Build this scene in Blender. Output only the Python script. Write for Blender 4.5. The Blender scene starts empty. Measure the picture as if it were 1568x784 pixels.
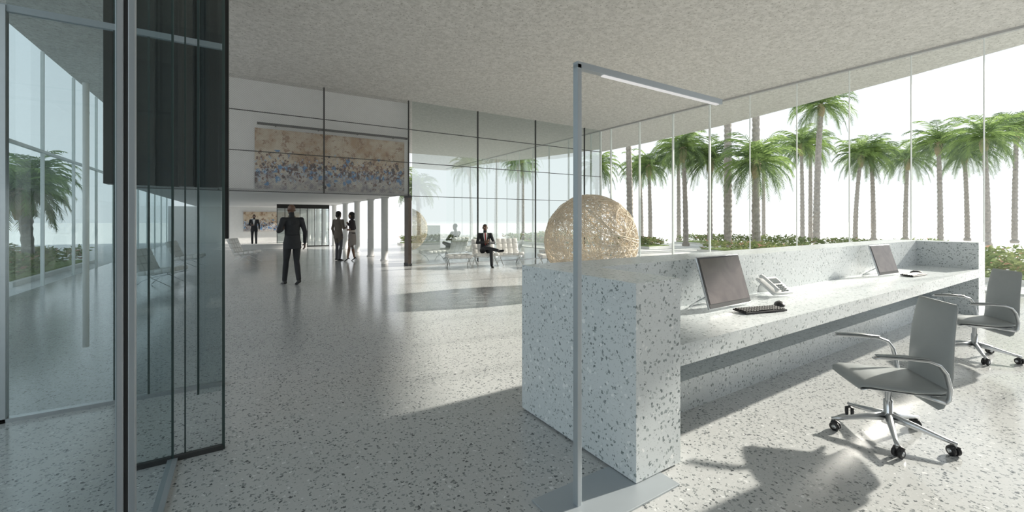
import bpy, bmesh, math, random
import numpy as np
from mathutils import Vector, Matrix, noise
V=Vector
random.seed(7)
scene=bpy.context.scene
H=5.3
# ------------------------------------------------------------------ materials
def nmat(name):
    m=bpy.data.materials.new(name); m.use_nodes=True
    nt=m.node_tree; nt.nodes.clear()
    out=nt.nodes.new('ShaderNodeOutputMaterial')
    return m,nt,out
def N(nt,t,**kw):
    n=nt.nodes.new(t)
    for k,v in kw.items():
        if k in n.inputs.keys(): n.inputs[k].default_value=v
        else: setattr(n,k,v)
    return n
def L(nt,a,b): nt.links.new(a,b)
def c4(c): return (c[0],c[1],c[2],1)
def math_n(nt,op,a,b=None):
    n=nt.nodes.new('ShaderNodeMath'); n.operation=op
    for i,x in enumerate((a,b)):
        if x is None: continue
        if isinstance(x,(int,float)): n.inputs[i].default_value=x
        else: nt.links.new(x,n.inputs[i])
    return n.outputs[0]
def mixc(nt,f,a,b):
    n=nt.nodes.new('ShaderNodeMix'); n.data_type='RGBA'
    if isinstance(f,(int,float)): n.inputs[0].default_value=f
    else: nt.links.new(f,n.inputs[0])
    for i,x in ((6,a),(7,b)):
        if isinstance(x,(tuple,list)): n.inputs[i].default_value=c4(x)
        else: nt.links.new(x,n.inputs[i])
    return n.outputs[2]
def simple(name,col,rough=.5,metal=0,var=.06,vs=6,spec=.5):
    m,nt,out=nmat(name)
    b=N(nt,'ShaderNodeBsdfPrincipled',Roughness=rough,Metallic=metal)
    b.inputs['Specular IOR Level'].default_value=spec
    tc=N(nt,'ShaderNodeTexCoord'); no=N(nt,'ShaderNodeTexNoise',Scale=vs,Detail=4.0)
    L(nt,tc.outputs['Object'],no.inputs['Vector'])
    c=mixc(nt,no.outputs['Fac'],tuple(x*(1-var) for x in col),tuple(min(1,x*(1+var)) for x in col))
    L(nt,c,b.inputs['Base Color']); L(nt,b.outputs[0],out.inputs[0])
    return m
def emis(name,col,s):
    m,nt,out=nmat(name); e=N(nt,'ShaderNodeEmission',Color=c4(col),Strength=s); L(nt,e.outputs[0],out.inputs[0]); return m
def glassm(name,tint,base_refl,edge_refl,rough=0.0):
    m,nt,out=nmat(name)
    t=N(nt,'ShaderNodeBsdfTransparent',Color=c4(tint))
    g=N(nt,'ShaderNodeBsdfGlossy',Roughness=rough,Color=(.92,.97,.96,1))
    lw=N(nt,'ShaderNodeLayerWeight',Blend=.5)
    p=math_n(nt,'POWER',lw.outputs['Facing'],3.0)
    f=math_n(nt,'ADD',math_n(nt,'MULTIPLY',p,edge_refl),base_refl)
    mx=N(nt,'ShaderNodeMixShader'); L(nt,f,mx.inputs[0]); L(nt,t.outputs[0],mx.inputs[1]); L(nt,g.outputs[0],mx.inputs[2])
    L(nt,mx.outputs[0],out.inputs[0]); return m
def terrazzo(name,base,base2,layers,rough,rvar=.1):
    m,nt,out=nmat(name)
    tc=N(nt,'ShaderNodeTexCoord')
    no=N(nt,'ShaderNodeTexNoise',Scale=45.0,Detail=2.0); L(nt,tc.outputs['Object'],no.inputs['Vector'])
    vm=nt.nodes.new('ShaderNodeVectorMath'); vm.operation='MULTIPLY_ADD'
    L(nt,no.outputs['Color'],vm.inputs[0]); vm.inputs[1].default_value=(.035,.035,.035); L(nt,tc.outputs['Object'],vm.inputs[2])
    big=N(nt,'ShaderNodeTexNoise',Scale=.7,Detail=3.0); L(nt,tc.outputs['Object'],big.inputs['Vector'])
    col=mixc(nt,big.outputs['Fac'],base,base2)
    for (sc,pr,rad,cc,cc2) in layers:
        vo=N(nt,'ShaderNodeTexVoronoi',Scale=sc); L(nt,vm.outputs[0],vo.inputs['Vector'])
        se=nt.nodes.new('ShaderNodeSeparateColor'); L(nt,vo.outputs['Color'],se.inputs[0])
        a=math_n(nt,'LESS_THAN',se.outputs[0],pr)
        r=math_n(nt,'MULTIPLY_ADD',se.outputs[1],rad*.75); r.node.inputs[2].default_value=rad*.4
        b=math_n(nt,'LESS_THAN',vo.outputs['Distance'],r)
        k=math_n(nt,'MULTIPLY',a,b)
        chip=mixc(nt,se.outputs[2],cc,cc2)
        col=mixc(nt,k,col,chip)
    b=N(nt,'ShaderNodeBsdfPrincipled',Roughness=rough)
    rr=math_n(nt,'MULTIPLY_ADD',big.outputs['Fac'],rvar); rr.node.inputs[2].default_value=rough-rvar*.5
    L(nt,rr,b.inputs['Roughness'])
    L(nt,col,b.inputs['Base Color']); L(nt,b.outputs[0],out.inputs[0]); return m

M={}
M['floor']=terrazzo('floor_terrazzo',(.49,.50,.50),(.57,.58,.58),
   [(110,.36,.46,(.30,.32,.32),(.68,.70,.70)),(52,.50,.48,(.10,.11,.115),(.32,.34,.34)),(38,.10,.4,(.80,.81,.81),(.64,.65,.65))],.16,.08)
M['desk']=terrazzo('desk_terrazzo',(.66,.705,.725),(.72,.76,.775),
   [(105,.26,.45,(.40,.44,.45),(.56,.60,.61)),(49,.36,.48,(.17,.205,.21),(.42,.47,.48)),(35,.10,.42,(.88,.9,.91),(.8,.84,.85))],.28,.1)
def concrete(name,a,b,spots,scale=1.0,pit=.6):
    m,nt,out=nmat(name)
    tc=N(nt,'ShaderNodeTexCoord')
    n1=N(nt,'ShaderNodeTexNoise',Scale=9.0*scale,Detail=8.0,Roughness=.75); L(nt,tc.outputs['Object'],n1.inputs['Vector'])
    n2=N(nt,'ShaderNodeTexNoise',Scale=.5,Detail=3.0); L(nt,tc.outputs['Object'],n2.inputs['Vector'])
    n3=N(nt,'ShaderNodeTexNoise',Scale=20.0*scale,Detail=4.0,Roughness=.65); L(nt,tc.outputs['Object'],n3.inputs['Vector'])
    cr=N(nt,'ShaderNodeValToRGB'); L(nt,n1.outputs['Fac'],cr.inputs[0]); cr.color_ramp.elements[0].position=.36; cr.color_ramp.elements[1].position=.6
    cr.color_ramp.elements[0].color=c4(a); cr.color_ramp.elements[1].color=c4(b)
    col=mixc(nt,math_n(nt,'MULTIPLY',n2.outputs['Fac'],.3),cr.outputs[0],tuple(x*.85 for x in b))
    k=math_n(nt,'GREATER_THAN',n3.outputs['Fac'],.60)
    col=mixc(nt,math_n(nt,'MULTIPLY',k,pit),col,spots)
    bs=N(nt,'ShaderNodeBsdfPrincipled',Roughness=.85); bs.inputs['Specular IOR Level'].default_value=.2
    L(nt,col,bs.inputs['Base Color'])
    bp=N(nt,'ShaderNodeBump',Strength=.5,Distance=.02); L(nt,n1.outputs['Fac'],bp.inputs['Height']); L(nt,bp.outputs[0],bs.inputs['Normal'])
    L(nt,bs.outputs[0],out.inputs[0]); return m
M['ceil']=concrete('ceiling_concrete',(.50,.485,.46),(.70,.68,.65),(.32,.305,.28),1.0,.8)
M['paving']=concrete('paving',(.60,.60,.59),(.70,.70,.69),(.58,.58,.57),.2)
M['grass']=concrete('grass',(.20,.27,.10),(.30,.38,.15),(.16,.2,.08),.6)
M['white']=simple('white_plaster',(.78,.78,.77),.7)
M['grey_wall']=simple('grey_plaster',(.45,.45,.45),.6)
M['glass']=glassm('clear_glass',(.96,.98,.97),.02,.25)
M['mirror']=glassm('reflective_glass',(.50,.55,.54),.54,.35)
M['door_glass']=glassm('door_glass',(.74,.79,.80),.06,.16)
M['door_glass2']=glassm('door_glass_side',(.70,.78,.80),.012,.05)
M['edge']=simple('glass_edge',(.05,.075,.07),.15)
M['mull']=simple('white_mullion',(.78,.82,.8),.35)
M['joint']=simple('dark_joint',(.05,.05,.05),.5)
M['alu']=simple('brushed_aluminium',(.62,.64,.66),.32,1,.05,30)
M['steel']=simple('painted_steel_post',(.42,.46,.49),.4,.4)
M['chrome']=simple('chrome',(.8,.81,.82),.12,1,.02)
M['black']=simple('black_rubber',(.02,.02,.022),.45)
M['darkp']=simple('dark_bronze_panel',(.014,.014,.013),.35,.1,.3,2)
M['darkp2']=simple('dark_brown_panel',(.05,.044,.037),.4,.1,.3,2)
M['wood']=simple('walnut',(.13,.10,.08),.4,0,.3,9)
M['leather']=simple('grey_leather',(.33,.355,.36),.42,0,.05,20)
M['cushion']=simple('white_leather',(.86,.85,.82),.45,0,.04)
M['lamp']=emis('lamp_strip',(1,.99,.97),.7)
M['plastic']=simple('white_plastic',(.75,.76,.76),.35)
M['phone_dark']=simple('phone_screen',(.2,.23,.24),.2)
M['keys']=simple('black_keys',(.03,.03,.032),.4)
M['trunk']=simple('palm_trunk',(.35,.32,.29),.9,0,.5,8)
M['skirt']=simple('palm_boots',(.38,.31,.19),.9,0,.35,8)
M['straw']=simple('straw_wicker',(.78,.70,.58),.7,0,.2,5)
def leafm(name,c1,c2):
    m,nt,out=nmat(name)
    tc=N(nt,'ShaderNodeTexCoord'); no=N(nt,'ShaderNodeTexNoise',Scale=1.8,Detail=3.0); L(nt,tc.outputs['Object'],no.inputs['Vector'])
    cr=N(nt,'ShaderNodeMapRange'); cr.inputs[1].default_value=.3; cr.inputs[2].default_value=.7; L(nt,no.outputs['Fac'],cr.inputs[0])
    col=mixc(nt,cr.outputs[0],c1,c2)
    d=N(nt,'ShaderNodeBsdfDiffuse'); t=N(nt,'ShaderNodeBsdfTranslucent'); L(nt,col,d.inputs[0]); L(nt,col,t.inputs[0])
    mx=N(nt,'ShaderNodeMixShader',Fac=.42); L(nt,d.outputs[0],mx.inputs[1]); L(nt,t.outputs[0],mx.inputs[2]); L(nt,mx.outputs[0],out.inputs[0]); return m
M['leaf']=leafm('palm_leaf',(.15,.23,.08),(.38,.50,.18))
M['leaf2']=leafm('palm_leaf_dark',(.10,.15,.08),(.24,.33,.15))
M['bush']=leafm('bush_leaf',(.12,.17,.07),(.34,.38,.17))
M['flower']=leafm('flower_petal',(.40,.2,.16),(.6,.42,.3))
def meshm():
    m,nt,out=nmat('perforated_mesh')
    tc=N(nt,'ShaderNodeTexCoord')
    sp=nt.nodes.new('ShaderNodeSeparateXYZ'); L(nt,tc.outputs['Object'],sp.inputs[0])
    fx=math_n(nt,'SINE',math_n(nt,'MULTIPLY',sp.outputs[0],110.)); fz=math_n(nt,'SINE',math_n(nt,'MULTIPLY',sp.outputs[2],110.))
    k=math_n(nt,'MULTIPLY_ADD',math_n(nt,'MULTIPLY',fx,fz),.10); k.node.inputs[2].default_value=.20
    t=N(nt,'ShaderNodeBsdfTransparent'); b=N(nt,'ShaderNodeBsdfDiffuse'); b.inputs['Color'].default_value=(.5,.5,.49,1)
    mx=N(nt,'ShaderNodeMixShader'); L(nt,k,mx.inputs[0]); L(nt,t.outputs[0],mx.inputs[1]); L(nt,b.outputs[0],mx.inputs[2]); L(nt,mx.outputs[0],out.inputs[0]); return m
M['mesh']=meshm()
def paintm(name,zb,zt):
    m,nt,out=nmat(name)
    tc=N(nt,'ShaderNodeTexCoord'); ob=tc.outputs['Object']
    sp=nt.nodes.new('ShaderNodeSeparateXYZ'); L(nt,ob,sp.inputs[0])
    mr=N(nt,'ShaderNodeMapRange'); mr.inputs[1].default_value=zb; mr.inputs[2].default_value=zt; L(nt,sp.outputs[2],mr.inputs[0])
    h=mr.outputs[0]
    n1=N(nt,'ShaderNodeTexNoise',Scale=1.6,Detail=6.0,Roughness=.7); L(nt,ob,n1.inputs['Vector'])
    n2=N(nt,'ShaderNodeTexNoise',Scale=5.0,Detail=7.0,Roughness=.75); L(nt,ob,n2.inputs['Vector'])
    n3=N(nt,'ShaderNodeTexNoise',Scale=2.0,Detail=5.0); n3.noise_dimensions='4D'; n3.inputs['W'].default_value=4.; L(nt,ob,n3.inputs['Vector'])
    mr1=N(nt,'ShaderNodeMapRange'); mr1.inputs[1].default_value=.4; mr1.inputs[2].default_value=.62; L(nt,n1.outputs['Fac'],mr1.inputs[0])
    col=mixc(nt,mr1.outputs[0],(.62,.55,.44),(.42,.29,.18))
    rust=math_n(nt,'GREATER_THAN',n2.outputs['Fac'],.56)
    col=mixc(nt,math_n(nt,'MULTIPLY',rust,.8),col,(.24,.13,.08))
    low=math_n(nt,'LESS_THAN',math_n(nt,'ADD',h,math_n(nt,'MULTIPLY',n3.outputs['Fac'],.7)),.72)
    mr2=N(nt,'ShaderNodeMapRange'); mr2.inputs[1].default_value=.4; mr2.inputs[2].default_value=.6; L(nt,n2.outputs['Fac'],mr2.inputs[0])
    pale=mixc(nt,mr2.outputs[0],(.60,.58,.55),(.22,.23,.27))
    col=mixc(nt,math_n(nt,'MULTIPLY',low,.85),col,pale)
    vm=nt.nodes.new('ShaderNodeVectorMath'); vm.operation='MULTIPLY_ADD'
    L(nt,n2.outputs['Color'],vm.inputs[0]); vm.inputs[1].default_value=(.2,.25,.45); L(nt,ob,vm.inputs[2])
    for sc,dark,blue in ((7.5,(.05,.04,.05),(.10,.24,.46)),(16.0,(.14,.07,.06),(.40,.52,.66))):
        vo=N(nt,'ShaderNodeTexVoronoi',Scale=sc); L(nt,vm.outputs[0],vo.inputs['Vector'])
        se=nt.nodes.new('ShaderNodeSeparateColor'); L(nt,vo.outputs['Color'],se.inputs[0])
        band=math_n(nt,'SUBTRACT',1.0,math_n(nt,'MULTIPLY',math_n(nt,'ABSOLUTE',math_n(nt,'SUBTRACT',h,.36)),3.2))
        k=math_n(nt,'MULTIPLY',math_n(nt,'LESS_THAN',se.outputs[0],math_n(nt,'MULTIPLY',band,.85)),math_n(nt,'LESS_THAN',vo.outputs['Distance'],.5))
        col=mixc(nt,k,col,mixc(nt,math_n(nt,'GREATER_THAN',se.outputs[1],.62),dark,blue))
    b=N(nt,'ShaderNodeBsdfPrincipled',Roughness=.6); L(nt,col,b.inputs['Base Color']); L(nt,b.outputs[0],out.inputs[0]); return m
M['paint']=paintm('painting_canvas',2.28,4.0)
M['paint2']=paintm('painting_canvas_far',.6,2.1)
def screenm():
    m,nt,out=nmat('monitor_painted_reflection')
    tc=N(nt,'ShaderNodeTexCoord'); no=N(nt,'ShaderNodeTexNoise',Scale=3.5,Detail=4.0,Distortion=2.0); L(nt,tc.outputs['Object'],no.inputs['Vector'])
    cr=N(nt,'ShaderNodeValToRGB'); L(nt,no.outputs['Fac'],cr.inputs[0])
    cr.color_ramp.elements[0].color=(.10,.09,.09,1); cr.color_ramp.elements[1].color=(.30,.26,.25,1)  # brown-grey reflection painted into the screen colour
    b=N(nt,'ShaderNodeBsdfPrincipled',Roughness=.12); L(nt,cr.outputs[0],b.inputs['Base Color']); L(nt,b.outputs[0],out.inputs[0]); return m
M['screen']=screenm()
# ------------------------------------------------------------------ mesh builder
class MB:
    def __init__(s): s.v=[];s.f=[];s.m=[];s.s=[];s.ml=[]
    def mi(s,k):
        if k not in s.ml: s.ml.append(k)
        return s.ml.index(k)
    def add(s,vs,fs,mat,smooth=False):
        o=len(s.v); i=s.mi(mat)
        s.v+= [tuple(p) for p in vs]
        for f in fs: s.f.append([o+a for a in f]); s.m.append(i); s.s.append(smooth)
    def bm(s,bm,mat,smooth=False,mtx=None):
        if mtx is not None: bmesh.ops.transform(bm,matrix=mtx,verts=bm.verts)
        bm.verts.index_update()
        s.add([v.co.copy() for v in bm.verts],[[v.index for v in f.verts] for f in bm.faces],mat,smooth); bm.free()
    def box(s,c,d,mat,rot=None,bev=0,smooth=False,seg=2):
        b=bmesh.new(); bmesh.ops.create_cube(b,size=1)
        bmesh.ops.scale(b,vec=V(d),verts=b.verts)
        if bev>0: bmesh.ops.bevel(b,geom=b.edges[:]+b.verts[:],offset=bev,segments=seg,affect='EDGES',profile=.5)
        m=Matrix.Translation(V(c))
        if rot is not None: m=m@rot
        s.bm(b,mat,smooth or bev>0.0045,m)
    def bx(s,x0,x1,y0,y1,z0,z1,mat,bev=0): s.box(((x0+x1)/2,(y0+y1)/2,(z0+z1)/2),(x1-x0,y1-y0,z1-z0),mat,None,bev)
    def quad(s,a,b,c,d,mat): s.add([a,b,c,d],[[0,1,2,3]],mat)
    def sph(s,c,r,mat,rot=None,seg=14):
        b=bmesh.new(); bmesh.ops.create_uvsphere(b,u_segments=seg,v_segments=max(6,seg*2//3),radius=1)
        r=V(r) if not isinstance(r,(int,float)) else V((r,r,r))
        m=Matrix.Translation(V(c))@(rot if rot is not None else Matrix())@Matrix.Diagonal((r.x,r.y,r.z,1))
        s.bm(b,mat,True,m)
    def tube(s,pts,rad,mat,n=10,side=None,smooth=True,closed=False):
        pts=[V(p) for p in pts]; k=len(pts)
        if isinstance(rad,(int,float)): rad=[rad]*k
        rings=[]; prev=None
        for i,p in enumerate(pts):
            if closed: t=(pts[(i+1)%k]-pts[i-1])
            else: t=pts[min(i+1,k-1)]-pts[max(i-1,0)]
            if t.length<1e-9: t=V((0,0,1))
            t.normalize()
            if side is not None: a=V(side)
            elif prev is None: a=V((1,0,0)) if abs(t.x)<.8 else V((0,1,0))
            else: a=prev
            a=a-t*a.dot(t)
            if a.length<1e-6: a=t.orthogonal()
            a.normalize(); prev=a.copy(); b=t.cross(a)
            r=rad[i]; rx,ry=(r,r) if isinstance(r,(int,float)) else r
            rings.append([p+a*math.cos(2*math.pi*j/n)*rx+b*math.sin(2*math.pi*j/n)*ry for j in range(n)])
        vs=[q for r in rings for q in r]; fs=[]
        for i in range(k if closed else k-1):
            i2=(i+1)%k
            for j in range(n): fs.append([i*n+j,i*n+(j+1)%n,i2*n+(j+1)%n,i2*n+j])
        if not closed:
            fs.append(list(range(n))[::-1]); fs.append([(k-1)*n+j for j in range(n)])
        s.add(vs,fs,mat,smooth)
    def cyl(s,a,b,r,mat,n=16,r2=None): s.tube([a,b],[r,r if r2 is None else r2],mat,n)
    def mesh(s,name):
        me=bpy.data.meshes.new(name); me.from_pydata(s.v,[],s.f)
        for k in s.ml: me.materials.append(M[k] if isinstance(k,str) else k)
        me.polygons.foreach_set('material_index',s.m); me.polygons.foreach_set('use_smooth',s.s); me.update()
        return me
    def build(s,name,loc=(0,0,0),rz=0,parent=None,sc=1):
        o=bpy.data.objects.new(name,s.mesh(name)); scene.collection.objects.link(o)
        o.location=loc; o.rotation_euler=(0,0,math.radians(rz)); o.scale=(sc,sc,sc)
        if parent: o.parent=parent
        return o
def RX(a): return Matrix.Rotation(math.radians(a),4,'X')
def RY(a): return Matrix.Rotation(math.radians(a),4,'Y')
def RZ(a): return Matrix.Rotation(math.radians(a),4,'Z')
# ------------------------------------------------------------------ shell
b=MB(); b.bx(-3.8,12.93,-4,34,-.3,0,'floor'); b.build('floor')
b=MB(); b.bx(-150,300,-150,300,-.4,-.32,'paving'); 
b.bx(12.94,24,-40,40,-.32,-.01,'paving'); b.bx(-40,-3.81,-40,60,-.32,-.01,'paving'); b.build('ground_paving')
edge=[(13.4,-4),(13.9,0),(14.3,1.75),(14.9,3.7),(15.65,6.6),(16.4,9.8),(16.95,14),(17.1,18.8),(16.6,21),(15.3,22.5),(13,23.3),(9,23.6),(5.1,23.6),(5.1,34),(-3.8,34),(-3.8,-4)]
b=MB(); k=len(edge)
b.add([(x,y,H) for x,y in edge]+[(x,y,H+.55) for x,y in edge],[list(range(k))[::-1],[k+i for i in range(k)]]+[[i,(i+1)%k,k+(i+1)%k,k+i] for i in range(k)],'ceil')
b.build('ceiling')
XG=12.93; YW=13.2
b=MB(); b.bx(-3.8,7.0,-4.0,-3.85,0,H-.001,'grey_wall'); b.build('unseen_light_block_rear')  # unseen wall added to cut sky light from behind and darken door reflections
b=MB()
b.quad((XG,-3,0),(XG,YW,0),(XG,YW,H),(XG,-3,H),'glass')
for y in [-1.6,-.3,.95,2.12,3.25,4.42,5.62,6.9,8.2,9.6,11.1,12.6]:
    w=.045 if y>7 else .02
    b.box((XG,y,H/2),(w*1.6,w,H),'mull')
b.bx(XG-.04,XG+.04,-3,YW,0,.04,'mull'); b.bx(XG-.05,XG+.05,-3,YW,H-.05,H,'grey_wall')
b.build('window_1')
b=MB()
b.quad((4.62,YW,0),(XG,YW,0),(XG,YW,H),(4.62,YW,H),'mirror')
for x in [7.0,9.5,12.0]: b.box((x,YW-.01,H/2),(.03,.05,H),'joint')
for z in (2.25,3.32,4.38): b.bx(4.6,XG,YW-.03,YW+.0,z-.009,z+.009,'joint')
b.box((XG,YW,H/2),(.07,.07,H),'mull'); b.bx(4.6,XG,YW-.03,YW+.03,0,.03,'alu')
b.build('window_2')
b=MB()
b.quad((-2.4,YW,2.25),(4.6,YW,2.25),(4.6,YW,H),(-2.4,YW,H),'mesh')
for x in [-.5,2.0,4.5]: b.box((x,YW-.01,(2.25+H)/2),(.035,.04,H-2.25),'joint')
for z in (2.25,3.32,4.38): b.bx(-2.4,4.6,YW-.03,YW,z-.009,z+.009,'joint')
b.build('screen_wall_mesh')
b=MB(); b.bx(-2.4,4.6,13.55,34,2.32,H-.001,'white'); b.bx(-2.4,4.6,13.24,13.55,2.27,2.32,'grey_wall'); b.build('wall_back')
b=MB(); b.bx(4.5,4.61,13.22,13.6,.08,2.2,'wood'); b.bx(4.49,4.62,13.21,13.62,0,.08,'joint'); b.bx(4.49,4.62,13.21,13.62,2.2,2.26,'joint'); b.build('timber_column')
for y in (15.6,17.6,20.0,22.6,25.6,29):
    b=MB(); b.tube([(0,0,0),(0,0,.04),(0,0,.05),(0,0,2.27),(0,0,2.28),(0,0,2.32)],[.15,.15,.12,.12,.15,.15],'white',24); b.build('round_column',(4.42,y,0))
b=MB(); b.bx(-3.8,4.9,33.2,33.4,0,2.32,'white'); b.build('wall_far')
b=MB(); b.bx(-.3,2.9,24.6,25.2,0,.22,'white'); b.bx(-.32,2.92,24.58,25.22,.22,.25,'white'); b.build('low_step')
b=MB()
b.quad((1.6,25.9,0),(4.2,25.9,0),(4.2,25.9,2.32),(1.6,25.9,2.32),'mirror')
for i in range(8): b.box((1.6+i*.37,25.9,1.16),(.03,.05,2.32),'joint')
b.bx(1.6,4.2,25.87,25.93,2.1,2.32,'darkp'); b.bx(1.6,4.2,25.87,25.93,0,.05,'joint')
b.build('window_3')
b=MB(); b.bx(.3,4.45,13.46,13.53,2.33,4.0,'paint'); b.bx(.28,4.47,13.50,13.55,2.325,4.02,'white'); b.build('wall_painting')
b=MB(); b.bx(.35,4.5,13.28,13.34,4.07,4.13,'joint')
for x in (.8,1.9,3.0,4.1): b.bx(x-.015,x+.015,13.34,13.55,4.09,4.12,'joint')
b.build('picture_light_rail')
b=MB(); b.bx(-2.35,-1.6,13.46,13.53,2.4,3.9,'paint'); b.bx(-2.37,-1.58,13.50,13.55,2.38,3.92,'white'); b.build('wall_painting')
b=MB(); b.bx(.1,3.4,33.05,33.2,.7,2.0,'paint2'); b.bx(.06,3.44,33.1,33.2,.66,2.04,'white'); b.build('wall_painting')
b=MB()
b.quad((-3.8,-3,0),(-3.8,33,0),(-3.8,33,H),(-3.8,-3,H),'glass')
for i in range(18): b.box((-3.8,-3+i*2.1,H/2),(.06,.04,H),'mull')
b.bx(-3.84,-3.76,-3,33,3.0,3.06,'mull')
b.build('window_4')
b=MB()
for x0,x1,y,mt in [(-1.62,-1.3,8.0,'darkp2'),(-1.3,-1.08,8.1,'darkp2'),(-1.08,-.8,8.2,'darkp'),(-.8,-.62,8.0,'darkp2'),(-.62,-.3,8.1,'darkp'),(-.3,-.17,7.9,'darkp')]:
    b.bx(x0,x1,y,y+.25,2.0,H-.005,mt,.004)
b.bx(-.24,-.17,7.9,8.3,1.2,2.0,'darkp')
b.build('dark_reflection_slats')  # invented dark slats standing in for dark reflections in the entrance glass
# vestibule doors ------------------------------------------------
HT=H-.01
def pane(b,p,q,z0=0.02,z1=HT,mat='door_glass'):
    b.quad((p[0],p[1],z0),(q[0],q[1],z0),(q[0],q[1],z1),(p[0],p[1],z1),mat)
def vstrip(b,x,y,z0,z1,w=.012,d=.012,mat='edge'): b.box((x,y,(z0+z1)/2),(w,d,z1-z0),mat)
b=MB(); pane(b,(-.36,2.03),(-.36,3.35),mat='door_glass2'); vstrip(b,-.36,3.34,0,HT)
b.bx(-.372,-.35,1.985,2.01,0,HT,'steel',.003); b.bx(-.35,-.338,1.995,2.005,0,HT,'joint'); b.bx(-.338,-.318,1.985,2.01,0,HT,'steel',.003)
b.bx(-.385,-.335,2.0,3.35,0,.02,'steel'); b.build('door_1')
b=MB(); pane(b,(-.58,3.35),(-.1,3.35)); vstrip(b,-.1,3.35,0,HT,.016,.016); vstrip(b,-.3,3.36,0,HT,.008,.008); b.bx(-.58,-.1,3.335,3.365,0,.03,'joint')
vstrip(b,-.58,3.35,0,HT,.03,.03,'steel'); pane(b,(-.25,3.6),(-.12,3.6),.3,HT); vstrip(b,-.25,3.6,.3,HT)
b.build('door_2')
b=MB(); pane(b,(-1.47,4.66),(-.13,4.66)); 
b.box((-1.49,4.66,1.54),(.05,.06,3.08),'alu'); b.bx(-1.5,-.13,4.63,4.69,0,.03,'alu')
b.bx(-1.5,-.13,4.64,4.68,3.04,3.09,'steel')
b.cyl((-1.03,4.60,.5),(-1.03,4.60,2.57),.02,'mull'); 
for z in (.7,2.35): b.cyl((-1.03,4.60,z),(-1.03,4.66,z),.01,'alu',8)
vstrip(b,-.87,4.66,0,HT,.02,.02); vstrip(b,-.66,4.66,0,HT,.014,.014); vstrip(b,-.14,4.66,0,HT,.016,.016)
b.build('door_3')
b=MB(); pane(b,(-2.9,4.66),(-1.55,4.66)); b.box((-1.56,4.66,HT/2),(.02,.02,HT),'edge'); b.box((-2.9,4.66,HT/2),(.05,.05,HT),'alu'); b.bx(-2.9,-1.55,4.64,4.68,0,.03,'alu'); b.build('door_4')
b=MB(); pane(b,(-.36,.9),(-.36,1.95),mat='door_glass2'); b.bx(-.385,-.335,.9,1.95,0,.02,'steel'); b.box((-.36,.9,HT/2),(.05,.05,HT),'steel'); b.build('door_5')
# ------------------------------------------------------------------ reception desk
b=MB()
y0,yi,y1=1.63,2.35,2.78
b.bx(1.87,2.265,y0,y1,.015,1.14,'desk')
b.bx(2.265,10.0,yi,y1,.0,1.14,'desk')
b.bx(9.6,10.0,y0,yi,.0,1.14,'desk')
b.bx(2.265,9.6,y0,yi,.60,.73,'desk')
b.bx(2.265,9.6,2.06,yi,0,.24,'desk')
b.bx(2.0,2.265,2.0,2.7,0,.015,'joint')
b.build('reception_desk')
b=MB()
b.bx(1.466,1.494,1.663,1.70,.01,2.31,'steel',.002)
b.bx(1.466,2.77,1.663,1.70,2.287,2.322,'steel',.002)
b.bx(1.66,2.74,1.670,1.693,2.281,2.2869,'lamp')
b.bx(1.30,2.08,1.5,1.84,0,.011,'steel',.002)
b.build('floor_lamp')
def monitor(loc,rz,sc=1):
    b=MB(); R=RX(-16); up=.012
    def bb(c,d,mt,bev=0):
        p=R@V(c); b.box((p.x,p.y,p.z+up),d,mt,R,bev)
    bb((0,0,.215),(.60,.018,.42),'alu',.006)
    bb((0,-.0105,.215),(.585,.003,.405),'black')
    bb((0,-.0125,.225),(.56,.003,.36),'screen')
    for s in (-1,1):
        b.tube([(s*.24,.03,.13),(s*.25,.13,.06),(s*.25,.20,.008)],[(.018,.005)]*3,'alu',8,side=(1,0,0))
    b.tube([(-.25,.2,.008),(.25,.2,.008)],.007,'alu',8)
    return b.build('desktop_monitor',loc,rz,sc=sc)
monitor((3.57,2.07,.732),0,1.06); monitor((7.45,2.1,.732),-4,.98)
def keyboard(loc,rz):
    b=MB(); b.box((0,0,.012),(.44,.14,.014),'keys',RX(3),.004)
    for r in range(5):
        for c in range(15):
            if r==0 and 4<c<10: continue
            b.box((-.196+c*.028,-.048+r*.024,.021+r*.0012),(.023,.019,.006),'black',None,.002,seg=1)
    b.box((0,-.048,.021),(.135,.019,.006),'black',None,.002)
    return b.build('keyboard',loc,rz)
keyboard((3.66,1.87,.732),-15); keyboard((7.75,1.92,.732),-5)
def mouse(loc,rz):
    b=MB(); bm=bmesh.new(); bmesh.ops.create_uvsphere(bm,u_segments=20,v_segments=12,radius=1)
    for v in bm.verts:
        v.co.z=max(v.co.z,-.15); v.co=V((v.co.x*.045*(1-.12*v.co.y),v.co.y*.07,(v.co.z+.15)*.035))
    b.bm(bm,'keys',True); b.cyl((-.004,.03,.034),(.004,.03,.034),.006,'black',10)
    return b.build('computer_mouse',loc,rz)
mouse((4.05,1.90,.732),-60); mouse((8.1,1.98,.732),0)
b=MB()
R=RX(34)
b.box((0,0,.085),(.25,.22,.025),'plastic',R,.008)
b.tube([(0,.11,.012),(0,.10,.07),(0,.06,.12)],[(.08,.012)]*3,'plastic',10,side=(1,0,0))
p=R@V((.045,.05,.015)); b.box((p.x,p.y,p.z+.085),(.11,.06,.004),'phone_dark',R)
for r in range(4):
    for c in range(3): 
        p=R@V((.015+c*.03,-.01-r*.024,.015)); b.box((p.x,p.y,p.z+.085),(.022,.015,.006),'phone_dark',R)
b.tube([R@V((-.085,-.10,.035))+V((0,0,.085)),R@V((-.085,-.065,.045))+V((0,0,.085)),R@V((-.085,.065,.045))+V((0,0,.085)),R@V((-.085,.10,.035))+V((0,0,.085))],[(.028,.02),(.02,.012),(.02,.012),(.028,.02)],'plastic',12,side=(1,0,0))
b.build('desk_phone',(4.56,2.19,.732),-12,sc=1.1)
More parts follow.
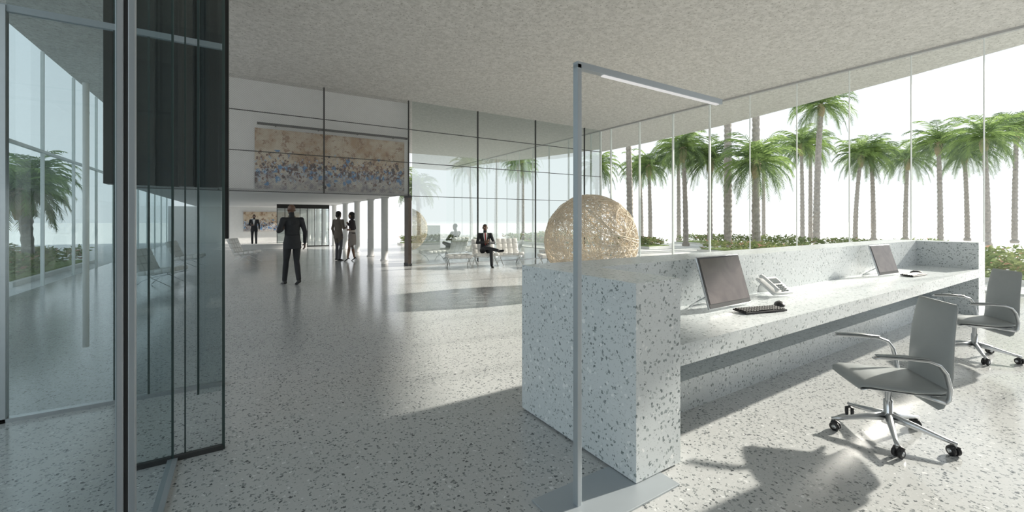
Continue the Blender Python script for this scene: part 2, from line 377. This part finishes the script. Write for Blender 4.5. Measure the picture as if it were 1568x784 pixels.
# ------------------------------------------------------------------ office chair
def office_chair(loc,rz):
    b=MB()
    for i in range(5):
        a=2*math.pi*i/5+.3; d=V((math.cos(a),math.sin(a),0)); s=V((-d.y,d.x,0))
        b.tube([d*.02+V((0,0,.135)),d*.12+V((0,0,.12)),d*.27+V((0,0,.088)),d*.335+V((0,0,.078))],[(.022,.03),(.02,.022),(.014,.014),(.011,.01)],'alu',10,side=s)
        p=d*.325
        b.cyl(p+V((0,0,.055)),p+V((0,0,.085)),.009,'alu',8)
        w=V((math.cos(a+.9),math.sin(a+.9),0)); 
        q=p+V((-w.y,w.x,0))*.012
        for sg in (-1,1):
            b.tube([q+w*sg*.006+V((0,0,.03)),q+w*sg*.009+V((0,0,.03)),q+w*sg*.023+V((0,0,.03)),q+w*sg*.027+V((0,0,.03))],[.026,.03,.03,.024],'black',16)
            b.cyl(q+w*sg*.027+V((0,0,.03)),q+w*sg*.029+V((0,0,.03)),.014,'alu',10)
        b.tube([q+V((0,0,.05))+w*(-.026),q+V((0,0,.062)),q+V((0,0,.05))+w*.026],[(.022,.008)]*3,'black',8)
    b.tube([(0,0,.09),(0,0,.15),(0,0,.16),(0,0,.25),(0,0,.255),(0,0,.35)],[.036,.034,.026,.026,.018,.018],'chrome',18)
    b.box((0,-.02,.352),(.2,.24,.035),'alu',None,.01)
    dz=-.05
    sp=[(.255,.425),(.245,.447),(.2,.458),(.08,.452),(-.05,.446),(-.17,.45),(-.22,.462)]
    b.tube([(0,y,z+dz) for y,z in sp],[(.19,.012),(.215,.022),(.235,.03),(.245,.033),(.245,.033),(.235,.03),(.215,.02)],'leather',28,side=(1,0,0))
    b.tube([(0,y,z-.028+dz) for y,z in sp[1:]],[(.205,.012)]*6,'alu',24,side=(1,0,0))
    bp=[(-.175,.28),(-.195,.30),(-.22,.39),(-.235,.50),(-.24,.62),(-.248,.74),(-.262,.85),(-.275,.935),(-.278,.955)]
    b.tube([(0,y,z) for y,z in bp],[(.19,.01),(.205,.024),(.212,.034),(.215,.035),(.212,.032),(.208,.028),(.20,.025),(.19,.02),(.178,.008)],'leather',28,side=(1,0,0))
    for sx in (-1,1):
        ar=[(.215,.655),(.19,.664),(.05,.668),(-.07,.662),(-.13,.64),(-.165,.59),(-.185,.5),(-.19,.43),(-.17,.405)]
        b.tube([(sx*(.275 if i<7 else .262),y,z+dz) for i,(y,z) in enumerate(ar)],[(.02,.006),(.027,.011),(.027,.011),(.026,.011),(.023,.011),(.02,.011),(.018,.011),(.018,.011),(.018,.01)],'alu',14,side=(1,0,0))
        b.tube([(sx*.275,.2,.677+dz),(sx*.275,.05,.682+dz),(sx*.275,-.08,.674+dz)],[(.018,.004),(.024,.006),(.018,.004)],'leather',12,side=(1,0,0))
        b.tube([(sx*.27,-.17,.408+dz),(sx*.2,-.13,.405+dz),(sx*.08,-.06,.405+dz)],[.013]*3,'alu',10)
    return b.build('office_chair',loc,rz)
office_chair((3.78,1.07,0),42)
office_chair((6.76,1.18,0),42)
# ------------------------------------------------------------------ lounge furniture
def pad(b,c,w,d,t,rot,nx,ny):
    for i in range(nx):
        for j in range(ny):
            off=rot@V(((i+.5)/nx*w-w/2,(j+.5)/ny*d-d/2,0)); p=V(c)+off
            b.box(p,(w/nx+.004,d/ny+.004,t),'cushion',rot,min(.025,t*.3))
def lounge_chair(loc,rz,name='lounge_chair'):
    b=MB()
    pad(b,(0,.03,.36),.74,.62,.1,RX(6),4,4)
    pad(b,(0,-.36,.60),.74,.52,.09,RX(-68),4,3)
    for sx in (-1,1):
        x=sx*.33
        b.tube([(x,.36,.012),(x,.2,.1),(x,-.02,.22),(x,-.2,.36),(x,-.36,.58),(x,-.47,.82)],[(.016,.007)]*6,'chrome',8,side=(1,0,0))
        b.tube([(x,-.38,.012),(x,-.22,.17),(x,0,.25),(x,.2,.29),(x,.36,.32)],[(.016,.007)]*5,'chrome',8,side=(1,0,0))
    for y,z in ((.3,.315),(-.3,.5),(-.1,.28)): b.cyl((-.33,y,z-.01),(.33,y,z-.01),.008,'chrome',8)
    return b.build(name,loc,rz)
def ottoman(loc,rz,w=.6,name='ottoman'):
    b=MB(); nx=max(3,int(w/.16)); pad(b,(0,0,.35),w,.6,.1,Matrix(),nx,4)
    for sx in (-1,1):
        x=sx*(w/2-.05)
        for sg in (-1,1): b.tube([(x,sg*.27,.012),(x,sg*.13,.16),(x,0,.22),(x,-sg*.15,.26),(x,-sg*.28,.3)],[(.014,.007)]*5,'chrome',8,side=(1,0,0))
    for y in (-.26,.26): b.cyl((-w/2+.05,y,.295),(w/2-.05,y,.295),.008,'chrome',8)
    return b.build(name,loc,rz)
lounge_chair((6.62,11.95,0),165); lounge_chair((7.5,11.85,0),165)
ottoman((5.75,12.1,0),165,.75)
lounge_chair((9.3,11.9,0),120)
lounge_chair((.15,17.3,0),-110); lounge_chair((-1.5,12.2,0),-110); lounge_chair((-1.35,16.2,0),-100)
ottoman((8.5,10.6,0),160,1.2,'lounge_bench')
# ------------------------------------------------------------------ wicker globe
def globe(loc,R):
    b=MB(); rnd=random.Random(3)
    for i in range(190):
        n=V((rnd.gauss(0,1),rnd.gauss(0,1),rnd.gauss(0,1))).normalized()
        off=rnd.uniform(-.8,.8)*R; rr=math.sqrt(R*R-off*off)
        a=n.orthogonal().normalized(); c=n.cross(a); ph=rnd.uniform(0,6.28); w=rnd.uniform(.01,.06); kk=rnd.choice([2,3,5])
        seg=44; rad=R-rnd.uniform(0,.06)
        pts=[]
        for j in range(seg):
            t=2*math.pi*j/seg
            p=n*(off+w*math.sin(kk*t+ph))+a*rr*math.cos(t)+c*rr*math.sin(t)
            pts.append(p.normalized()*rad)
        b.tube(pts,rnd.uniform(.004,.008),'straw',4,closed=True,smooth=False)
    return b.build('wicker_globe',loc)
globe((6.49,6.94,1.033),1.024)
# ------------------------------------------------------------------ palms
def palm(x,y,h,Lf=2.3,seed=0,nf=52):
    rnd=random.Random(seed); b=MB(); Lf*=.9
    lean=V((rnd.uniform(-.25,.25),rnd.uniform(-.25,.25),0))
    n=int(h/.13); pts=[];rad=[]; r0=.215 if h>8 else .16
    for i in range(n+1):
        t=i/n; pts.append(lean*t*t+V((0,0,h*t))); rad.append((r0-.05*t+(.06 if i<2 else 0))*(1 if i%2 else .85)*rnd.uniform(.94,1.06))
    b.tube(pts,rad,'trunk',10,smooth=False)
    top=pts[-1]
    b.tube([top+V((0,0,-.7)),top+V((0,0,-.4)),top+V((0,0,.05)),top+V((0,0,.25))],[.11,.19,.22,.08],'skirt',9,smooth=False)
    for i in range(nf):
        az=i*2.39996+rnd.uniform(-.25,.25); el=math.radians(84-118*(i/nf)**.8+rnd.uniform(-9,9))
        ln=Lf*rnd.uniform(.8,1.12); seg=9; p=top+V((0,0,.12)); hd=V((math.cos(az),math.sin(az),0)); sd=V((-hd.y,hd.x,0))
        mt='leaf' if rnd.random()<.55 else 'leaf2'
        if i>nf*.72: mt='leaf2'  # shade under the crown put into the colour: lowest fronds all dark
        pts=[p.copy()]; dirs=[]
        for s in range(seg):
            d=hd*math.cos(el)+V((0,0,math.sin(el))); dirs.append(d); p=p+d*ln/seg; pts.append(p.copy()); el-=math.radians(7+s*1.6)*(.6 if el<-.8 else 1)
            el=max(el,-1.35)
        dirs.append(dirs[-1])
        b.tube(pts,[.018*(1-.8*k/seg) for k in range(seg+1)],mt,3,smooth=False)
        vs=[];fs=[]
        m=26
        for k in range(3,m):
            u=k/m*seg; i0=min(int(u),seg-1); q=pts[i0].lerp(pts[i0+1],u-i0); d=dirs[i0]
            ll=.52*math.sin(math.pi*min(1,(k/m)*.8+.15))**.6*Lf/2.1*rnd.uniform(.8,1.15)
            for sg in (-1,1):
                e=(d*.75+sd*sg*.65+V((0,0,-.28+rnd.uniform(-.25,.25)))).normalized()
                o=len(vs); vs+=[q-d*.022,q+d*.022,q+e*ll*.6+d*.014,q+e*ll+V((0,0,-.08*ll))]; fs+=[[o,o+1,o+2],[o,o+2,o+3]]
        b.add(vs,fs,mt)
    return b.build('palm_tree',(x,y,-.02),rnd.uniform(0,360))
P=[(30.9,12.3,8.6,2.6),(36.7,12.2,5.9,2.5),(37.8,11.5,6.0,2.5),(40.9,10.6,5.8,2.5),(37.6,8.05,6.3,2.4),(43.3,7.9,6.1,2.6),(35.6,5.7,6.0,2.6),(41.6,5.5,7.1,2.7),
(33.5,14.2,6.7,2.4),(36.2,14.8,6.9,2.4),(22.5,11.7,10.5,2.6),(20.5,10.6,4.1,2.5),(21.3,12.5,10.5,2.6),(22.4,14.2,4.8,2.3),(21.2,14.9,5.4,2.3),(26.1,18.9,6.0,2.4),
(24.4,20,5.2,2.2),(25.5,21.7,5.2,2.2),(20.1,18,8.2,2.4),(18.8,19.6,4.7,2.0),(36.4,18.3,6.6,2.4),
(16.2,27.6,6.4,2.3),(16.9,33,6.0,2.4),(17.8,26.4,6.4,2.3),(9.4,25.5,3.4,2.0),
(-5.0,17.2,2.2,1.5),(-6.9,23.6,3.0,1.9),(-11.5,32,4.5,2.2),(22,-7,6.5,2.3),(26,-12,7,2.3)]
for i,p in enumerate(P): palm(p[0],p[1],p[2],p[3],i+1)
def bed(x0,x1,ya,yb,h,nl,seed,name='planting_bed',fl=.08):
    rnd=random.Random(seed); b=MB()
    b.bx(x0-.12,x1+.12,ya-.12,yb+.12,-.32,.1,'white'); b.bx(x0,x1,ya,yb,.1,.14,'grass')
    for i in range(nl):
        x=rnd.uniform(x0,x1); y=rnd.uniform(ya,yb)
        nn=noise.noise(V((x*.9,y*.6,seed)))
        if nn<-.25: continue
        hh=h*(.25+1.1*(nn*.5+.5))
        z=.12+rnd.random()**.6*hh
        a=rnd.uniform(0,6.28); d=V((math.cos(a),math.sin(a),rnd.uniform(-.3,.9))).normalized(); s=d.orthogonal().normalized()
        p=V((x,y,z)); l=rnd.uniform(.1,.22)
        b.add([p,p+d*l*.5+s*l*.18,p+d*l,p+d*l*.5-s*l*.18],[[0,1,2,3]],'flower' if rnd.random()<fl else 'bush')
    return b.build(name,(0,0,0))
bed(15.2,17.0,1.5,8.5,.42,4200,1); bed(18.2,20.0,1,12,.45,5500,2); bed(17.6,19.2,14.5,17.4,.4,1800,3); bed(23.2,25,5,17,.5,4500,5,fl=.02)
bed(8.0,14.5,24.3,25.0,.45,2000,8); bed(-6.2,-4.4,14,20,.6,2500,9)
# ------------------------------------------------------------------ people
def skin(name,c): return simple(name,c,.5,0,.08,10)
M['skin']=skin('skin_brown',(.13,.07,.045)); M['skin2']=skin('skin_tan',(.25,.14,.09)); M['hair']=simple('black_hair',(.012,.01,.01),.7)
M['suit']=simple('charcoal_suit',(.022,.024,.028),.8,0,.2,14); M['suit2']=simple('brown_coat',(.17,.145,.12),.85,0,.15,10); M['trouser2']=simple('grey_trousers',(.10,.10,.11),.8)
M['shoe']=simple('black_shoe',(.012,.012,.013),.25); M['shirt']=simple('white_shirt',(.75,.75,.75),.8); M['tie']=simple('red_tie',(.35,.03,.04),.6)
M['top']=simple('black_top',(.03,.02,.025),.8); M['skirtc']=simple('taupe_skirt',(.30,.26,.24),.8); M['belt']=simple('pale_belt',(.62,.55,.5),.6)
M['eye']=simple('eye_white',(.75,.73,.7),.3); M['iris']=simple('iris_dark',(.02,.012,.01),.2); M['lip']=simple('lips',(.17,.06,.05),.5)
def person(name,loc,rz,J,sk='skin',jacket='suit',trouser='suit',female=False,hairlen=0,bald=False,face=0,hold=None,sc=1.0,special=None):
    b=MB(); prims=[]
    def T(pts,rad,mat,n=14,side=None):
        b.tube(pts,rad,'skin',n,side)
        for i in range(len(pts)-1):
            r0=rad[i] if isinstance(rad[i],(int,float)) else max(rad[i]); r1=rad[i+1] if isinstance(rad[i+1],(int,float)) else max(rad[i+1])
            prims.append((V(pts[i]),V(pts[i+1]),(r0+r1)/2,mat))
    def S(c,r,mat,rot=None):
        b.sph(c,r,'skin',rot); rr=r if isinstance(r,(int,float)) else sum(r)/3
        prims.append((V(c),V(c)+V((0,0,.001)),rr,mat))
    pv=V(J['pelvis']); nk=V(J['neck']); ax=(nk-pv); 
    shx=(V(J['shR'])-V(J['shL'])).normalized()
    f=.9 if female else 1.0
    wst=.115 if female else .145
    torso=[(-.10,.15,.105),(0,.165*(1.02 if female else 1),.115),(.25,wst+.01,.098),(.42,wst+.008,.1),(.68,.165*f,.118*f),(.86,.178*f,.105*f),(.95,.13*f,.085),(1.0,.075,.065)]
    T([pv+ax*t for t,_,_ in torso],[(a,c) for _,a,c in torso],jacket,20,side=shx)
    if female: 
        for s in (-1,1): S(pv+ax*.68+shx*s*.07+(shx.cross(ax.normalized())*-1)*.09,.055,jacket)
    T([nk-ax.normalized()*.03,nk+(V(J['head'])-nk)*.7],[.06*f,.052*f],sk)
    for s in ('R','L'):
        sh,el,wr=V(J['sh'+s]),V(J['el'+s]),V(J['wr'+s])
        S(sh,.066*f,jacket)
        T([nk-ax.normalized()*.05,sh],[.06*f,.058*f],jacket)
        T([sh,sh.lerp(el,.45),el],[.062*f,.055*f,.046*f],jacket); S(el,.047*f,jacket)
        T([el,el.lerp(wr,.4),wr],[.046*f,.043*f,.034*f],jacket if not female else sk)
        hd=V(J.get('hd'+s,(wr-el).normalized())).normalized(); pn=V(J.get('pn'+s,(1 if s=='L' else -1,0,0)))
        pn=(pn-hd*pn.dot(hd)).normalized(); sdv=hd.cross(pn)
        if sdv.dot(V(J.get('th'+s,(0,1,.2))))<0: sdv=-sdv
        T([wr-hd*.01,wr+hd*.035,wr+hd*.095],[(.024,.017),(.038,.016),(.041,.013)],sk,12,side=sdv)
        for i,(o,ln) in enumerate(((.03,.072),(.011,.08),(-.009,.074),(-.028,.058))):
            p=wr+hd*.088+sdv*o; d=(hd+sdv*o*1.2).normalized(); pts=[p]
            for q in range(3):
                a=math.radians(14+q*16+i*3); dd=d*math.cos(a)+pn*math.sin(a); p=p+dd*ln*(.44,.32,.24)[q]; pts.append(p)
            T(pts,[.0095,.009,.0085,.007],sk,8)
        p=wr+hd*.03+sdv*.03
        T([p,p+(hd*.6+sdv*.7+pn*.3).normalized()*.035,p+(hd*.6+sdv*.7+pn*.3).normalized()*.035+(hd*.9+sdv*.2+pn*.35).normalized()*.04],[.013,.011,.008],sk,8)
        hp,kn,an=V(J['hip'+s]),V(J['kn'+s]),V(J['an'+s]); ft=V(J.get('ft'+s,(0,1,-.12))).normalized()
        lm=sk if female else trouser
        S(hp,.098,trouser)
        T([hp,hp.lerp(kn,.5),kn],[.098,.08,.06],lm if female else trouser); S(kn,.06 if not female else .052,lm)
        T([kn,kn.lerp(an,.35),an],[.058,.06,.05] if not female else [.05,.052,.032],lm)
        dn=(an-kn).normalized()
        sl=dn-ft*dn.dot(ft); sl.normalize()
        heel=an+sl*.05-ft*.05
        if female:
            T([an,an-ft*.01+sl*.03],[.033,.034],'shoe'); T([an+sl*.03-ft*.02,an+sl*.06+ft*.09,an+sl*.075+ft*.16],[(.032,.022),(.036,.018),(.02,.012)],'shoe',12,side=ft.cross(sl))
            T([an+sl*.03-ft*.04,an+sl*.085-ft*.045],[.013,.008],'shoe',8)
        else:
            T([heel,an+sl*.048+ft*.05,an+sl*.06+ft*.14,an+sl*.063+ft*.2],[(.036,.038),(.042,.036),(.046,.027),(.028,.016)],'shoe',14,side=ft.cross(sl))
            T([an-dn*.02,an+sl*.04],[.047,.042],'shoe')
    if not female and J.get('stand',True):
        T([pv+V((0,0,.14)),pv+V((0,0,-.02)),pv+V((0,0,-.16))],[(.155,.112),(.178,.13),(.19,.14)],jacket,20,side=shx)
    if female:
        T([pv+V((0,0,.1)),pv+V((0,0,-.05)),pv+V((0,-.01,-.25)),pv+V((0,-.02,-.40))],[(.13,.105),(.175,.13),(.17,.13),(.15,.12)],'skirtc',20,side=shx)
    hc=V(J['head']); HR=RZ(face)@RX(J.get('nod',0)); h3=HR.to_3x3()
    def hp_(x,y,z): return hc+h3@V((x,y,z))
    S(hp_(0,-.012,.035),(.076,.096,.085),sk,HR); S(hp_(0,.015,-.035),(.062,.075,.085),sk,HR); S(hp_(0,.052,-.092),(.032,.03,.025),sk,HR)
    T([hp_(0,.085,.012),hp_(0,.104,-.022)],[.009,.015],sk,8); S(hp_(0,.088,-.055),(.025,.014,.014),sk,HR); S(hp_(0,.078,.03),(.05,.018,.012),sk,HR)
    for s in (-1,1): S(hp_(s*.077,-.005,-.005),(.012,.022,.034),sk,HR)
    if female or hairlen:
        S(hp_(0,-.025,.05),(.09,.105,.088),'hair',HR); S(hp_(0,-.07,-.02-hairlen*.3),(.08,.055,.09+hairlen*.3),'hair',HR)
    tmp=b.mesh('tmp'); o=bpy.data.objects.new('tmp',tmp); scene.collection.objects.link(o)
    md=o.modifiers.new('r','REMESH'); md.mode='VOXEL'; md.voxel_size=.0075; md.use_smooth_shade=True
    ms=o.modifiers.new('s','SMOOTH'); ms.factor=.5; ms.iterations=2
    dg=bpy.context.evaluated_depsgraph_get(); me=bpy.data.meshes.new_from_object(o.evaluated_get(dg)); bpy.data.objects.remove(o)
    me.materials.clear()
    ml=[]
    def idx(k):
        if k not in ml: ml.append(k)
        return ml.index(k)
    nf=len(me.polygons); C=np.empty(nf*3); me.polygons.foreach_get('center',C); C=C.reshape(-1,3)
    best=np.full(nf,1e9); mi=np.zeros(nf,int)
    for a,c,r,mt in prims:
        a=np.array(a);c=np.array(c); ab=c-a; t=np.clip(((C-a)@ab)/max(1e-9,ab@ab),0,1)[:,None]; d=np.linalg.norm(C-(a+t*ab),axis=1)-r
        k=d<best; best[k]=d[k]; mi[k]=idx(mt)
    Hi=np.array(h3.inverted()); Lc=(C-np.array(hc))@Hi.T
    inh=(np.abs(Lc)<.135).all(axis=1)&(mi==idx(sk))
    hairk=inh&(Lc[:,2]>-.03)&((Lc[:,2]>.062+.25*np.clip(Lc[:,1],0,1))|((Lc[:,1]<-.02)))&(np.abs(Lc[:,0])<.082)
    if not bald: mi[hairk]=idx('hair')
    mi[inh&(Lc[:,2]<-.045)&(Lc[:,2]>-.066)&(Lc[:,1]>.082)&(np.abs(Lc[:,0])<.026)]=idx('lip')
    if special: special(C,mi,idx)
    me.polygons.foreach_set('material_index',mi.astype(np.int32)); me.polygons.foreach_set('use_smooth',[True]*nf)
    for k in ml: me.materials.append(M[k])
    me.update()
    e=bpy.data.objects.new(name,None); scene.collection.objects.link(e); e.location=loc; e.rotation_euler=(0,0,math.radians(rz)); e.scale=(sc,)*3; e.empty_display_size=.2
    bo=bpy.data.objects.new('body',me); scene.collection.objects.link(bo); bo.parent=e
    d=MB()
    for s in (-1,1):
        d.sph(hp_(s*.03,.074,.005),.0125,'eye',seg=10); d.sph(hp_(s*.03,.0825,.005),.006,'iris',seg=8)
        d.tube([hp_(s*.014,.088,.028),hp_(s*.032,.087,.033),hp_(s*.05,.074,.027)],[.004,.005,.003],'hair',6)
    if hold=='phone':
        wr=V(J['wrL']); hd=V(J['hdL']); d.box(wr+hd*.1+V((.0,.01,.02)),(.07,.01,.14),'black',None,.003)
    d.build('face_details',parent=e)
    return e
stand=dict(pelvis=(0,0,.97),neck=(0,.0,1.5),head=(0,.025,1.675),shR=(.185,0,1.445),shL=(-.185,0,1.445),hipR=(.09,0,.93),hipL=(-.09,0,.93),
  elR=(.25,-.04,1.17),wrR=(.26,.05,.93),elL=(-.25,-.04,1.17),wrL=(-.26,.05,.93),knR=(.1,.02,.52),anR=(.1,-.02,.09),knL=(-.1,.03,.52),anL=(-.1,.0,.09))
J=dict(stand); J.update(neck=(0,.02,1.5),head=(-.005,.05,1.67),knL=(-.1,.09,.53),anL=(-.1,.2,.09),knR=(.09,.0,.53),anR=(.08,-.17,.13),ftR=(0,1,-.35),elL=(-.29,-.05,1.2),wrL=(-.16,.17,1.22),hdL=(.5,.4,.6),pnL=(.3,-.8,0),thL=(0,0,1),
   elR=(.25,-.06,1.17),wrR=(.27,.02,.92))
def collar(C,mi,idx):
    k=(C[:,2]>1.485)&(C[:,2]<1.515)&(np.abs(C[:,0])<.08)&(mi==idx('skin')); mi[k]=idx('shirt')
person('walking_man',(.98,10.9,0),12,J,hold='phone',special=collar,sc=1.03,face=8,bald=True)
J=dict(stand); J.update(elR=(.23,.02,1.18),wrR=(.16,.22,1.2),hdR=(-.3,.8,.4),pnR=(-1,0,0),thR=(0,0,1),anL=(-.12,.04,.09),knL=(-.11,.05,.52),anR=(.1,-.05,.09))
person('standing_man',(2.98,16.45,0),-55,J,jacket='suit2',trouser='trouser2',hairlen=.02)
J=dict(stand); J.update(pelvis=(0,0,.98),shR=(.16,0,1.42),shL=(-.16,0,1.42),neck=(0,0,1.48),head=(0,.03,1.64),elR=(.24,-.02,1.17),wrR=(.2,.17,1.28),hdR=(-.2,.5,.8),thR=(0,0,1),elL=(-.23,-.08,1.16),wrL=(-.1,.12,1.12),hdL=(.8,.5,.1),
  thL=(0,0,1),pnL=(0,-1,0),hipR=(.085,0,.95),hipL=(-.085,0,.95),knR=(.08,.02,.54),anR=(.1,-.05,.125),knL=(-.07,.06,.55),anL=(-.09,.12,.125),ftR=(0.1,1,-.4),ftL=(-.1,1,-.4))
def belt(C,mi,idx):
    k=(C[:,2]>1.06)&(C[:,2]<1.11)&(np.abs(C[:,0])<.16)&(np.abs(C[:,1])<.14); mi[k]=idx('belt')
person('standing_woman',(3.36,16.0,0),58,J,jacket='top',trouser='skirtc',female=True,hairlen=.08,special=belt,sk='skin2')
J=dict(stand); J.update(elR=(.26,-.03,1.18),wrR=(.12,.2,1.15),hdR=(-.7,.5,.2),thR=(0,0,1))
def shirt(C,mi,idx):
    k=(C[:,1]>.06)&(np.abs(C[:,0])<.12*np.clip((C[:,2]-1.12)/.38,0,1)*.6)&(C[:,2]>1.12)&(C[:,2]<1.5)&(mi==idx('suit')); mi[k]=idx('shirt')
person('man_in_suit',(.62,29.0,0),170,J,special=shirt)
J=dict(stand=False,pelvis=(0,-.06,.515),neck=(0,-.15,1.055),head=(0,-.11,1.23),shR=(.185,-.14,1.0),shL=(-.185,-.14,1.0),hipR=(.09,-.03,.50),hipL=(-.09,-.03,.50),
  knL=(-.13,.42,.51),anL=(-.14,.47,.09),ftL=(-.1,1,-.1),knR=(.04,.43,.62),anR=(-.34,.54,.53),ftR=(-.45,.8,.15),
  elR=(.27,.04,.755),wrR=(.05,.22,.775),hdR=(-.75,.3,.4),pnR=(0,-1,0),thR=(0,0,1),elL=(-.27,.04,.755),wrL=(-.07,.24,.735),hdL=(.8,.2,.3),pnL=(0,-1,0),thL=(0,0,1))
def st(C,mi,idx):
    fr=(C[:,1]>-.12)&(C[:,2]>.68)&(C[:,2]<1.07)&(mi==idx('suit'))
    mi[fr&(np.abs(C[:,0])<.055*np.clip((C[:,2]-.66)/.3,0,1)+.008)]=idx('shirt')
    mi[(np.abs(C[:,0])<.016)&(mi==idx('shirt'))]=idx('tie')
person('seated_man',(6.62,11.95,0),158,J,special=st)
# ------------------------------------------------------------------ world / light / camera
w=bpy.data.worlds.new('sky'); scene.world=w; w.use_nodes=True; nt=w.node_tree; nt.nodes.clear()
o=nt.nodes.new('ShaderNodeOutputWorld'); bg=nt.nodes.new('ShaderNodeBackground'); tc=nt.nodes.new('ShaderNodeTexCoord'); sp=nt.nodes.new('ShaderNodeSeparateXYZ'); cr=nt.nodes.new('ShaderNodeValToRGB')
nt.links.new(tc.outputs['Generated'],sp.inputs[0]); nt.links.new(sp.outputs[2],cr.inputs[0]); nt.links.new(cr.outputs[0],bg.inputs[0]); nt.links.new(bg.outputs[0],o.inputs[0])
e=cr.color_ramp.elements; e[0].position=0; e[0].color=(.95,.97,.985,1); e[1].position=.6; e[1].color=(.84,.92,1,1)
bg.inputs[1].default_value=1.15
sd=bpy.data.lights.new('sun','SUN'); sd.energy=9.0; sd.angle=math.radians(1.2); sd.color=(1,.93,.83)
so=bpy.data.objects.new('sun',sd); scene.collection.objects.link(so); so.rotation_euler=V((-2.45,.35,-1)).to_track_quat('-Z','Y').to_euler(); so.location=(30,-5,20)
cd=bpy.data.cameras.new('camera'); cam=bpy.data.objects.new('camera',cd); scene.collection.objects.link(cam)
cam.location=(0,0,1.5); cam.rotation_euler=(math.radians(90),0,math.radians(-32.57)); cd.sensor_width=36; cd.lens=14.88; cd.shift_y=-.0357; cd.clip_start=.05; cd.clip_end=1000
scene.camera=cam
scene.view_settings.view_transform='Standard'
scene.view_settings.exposure=0.08
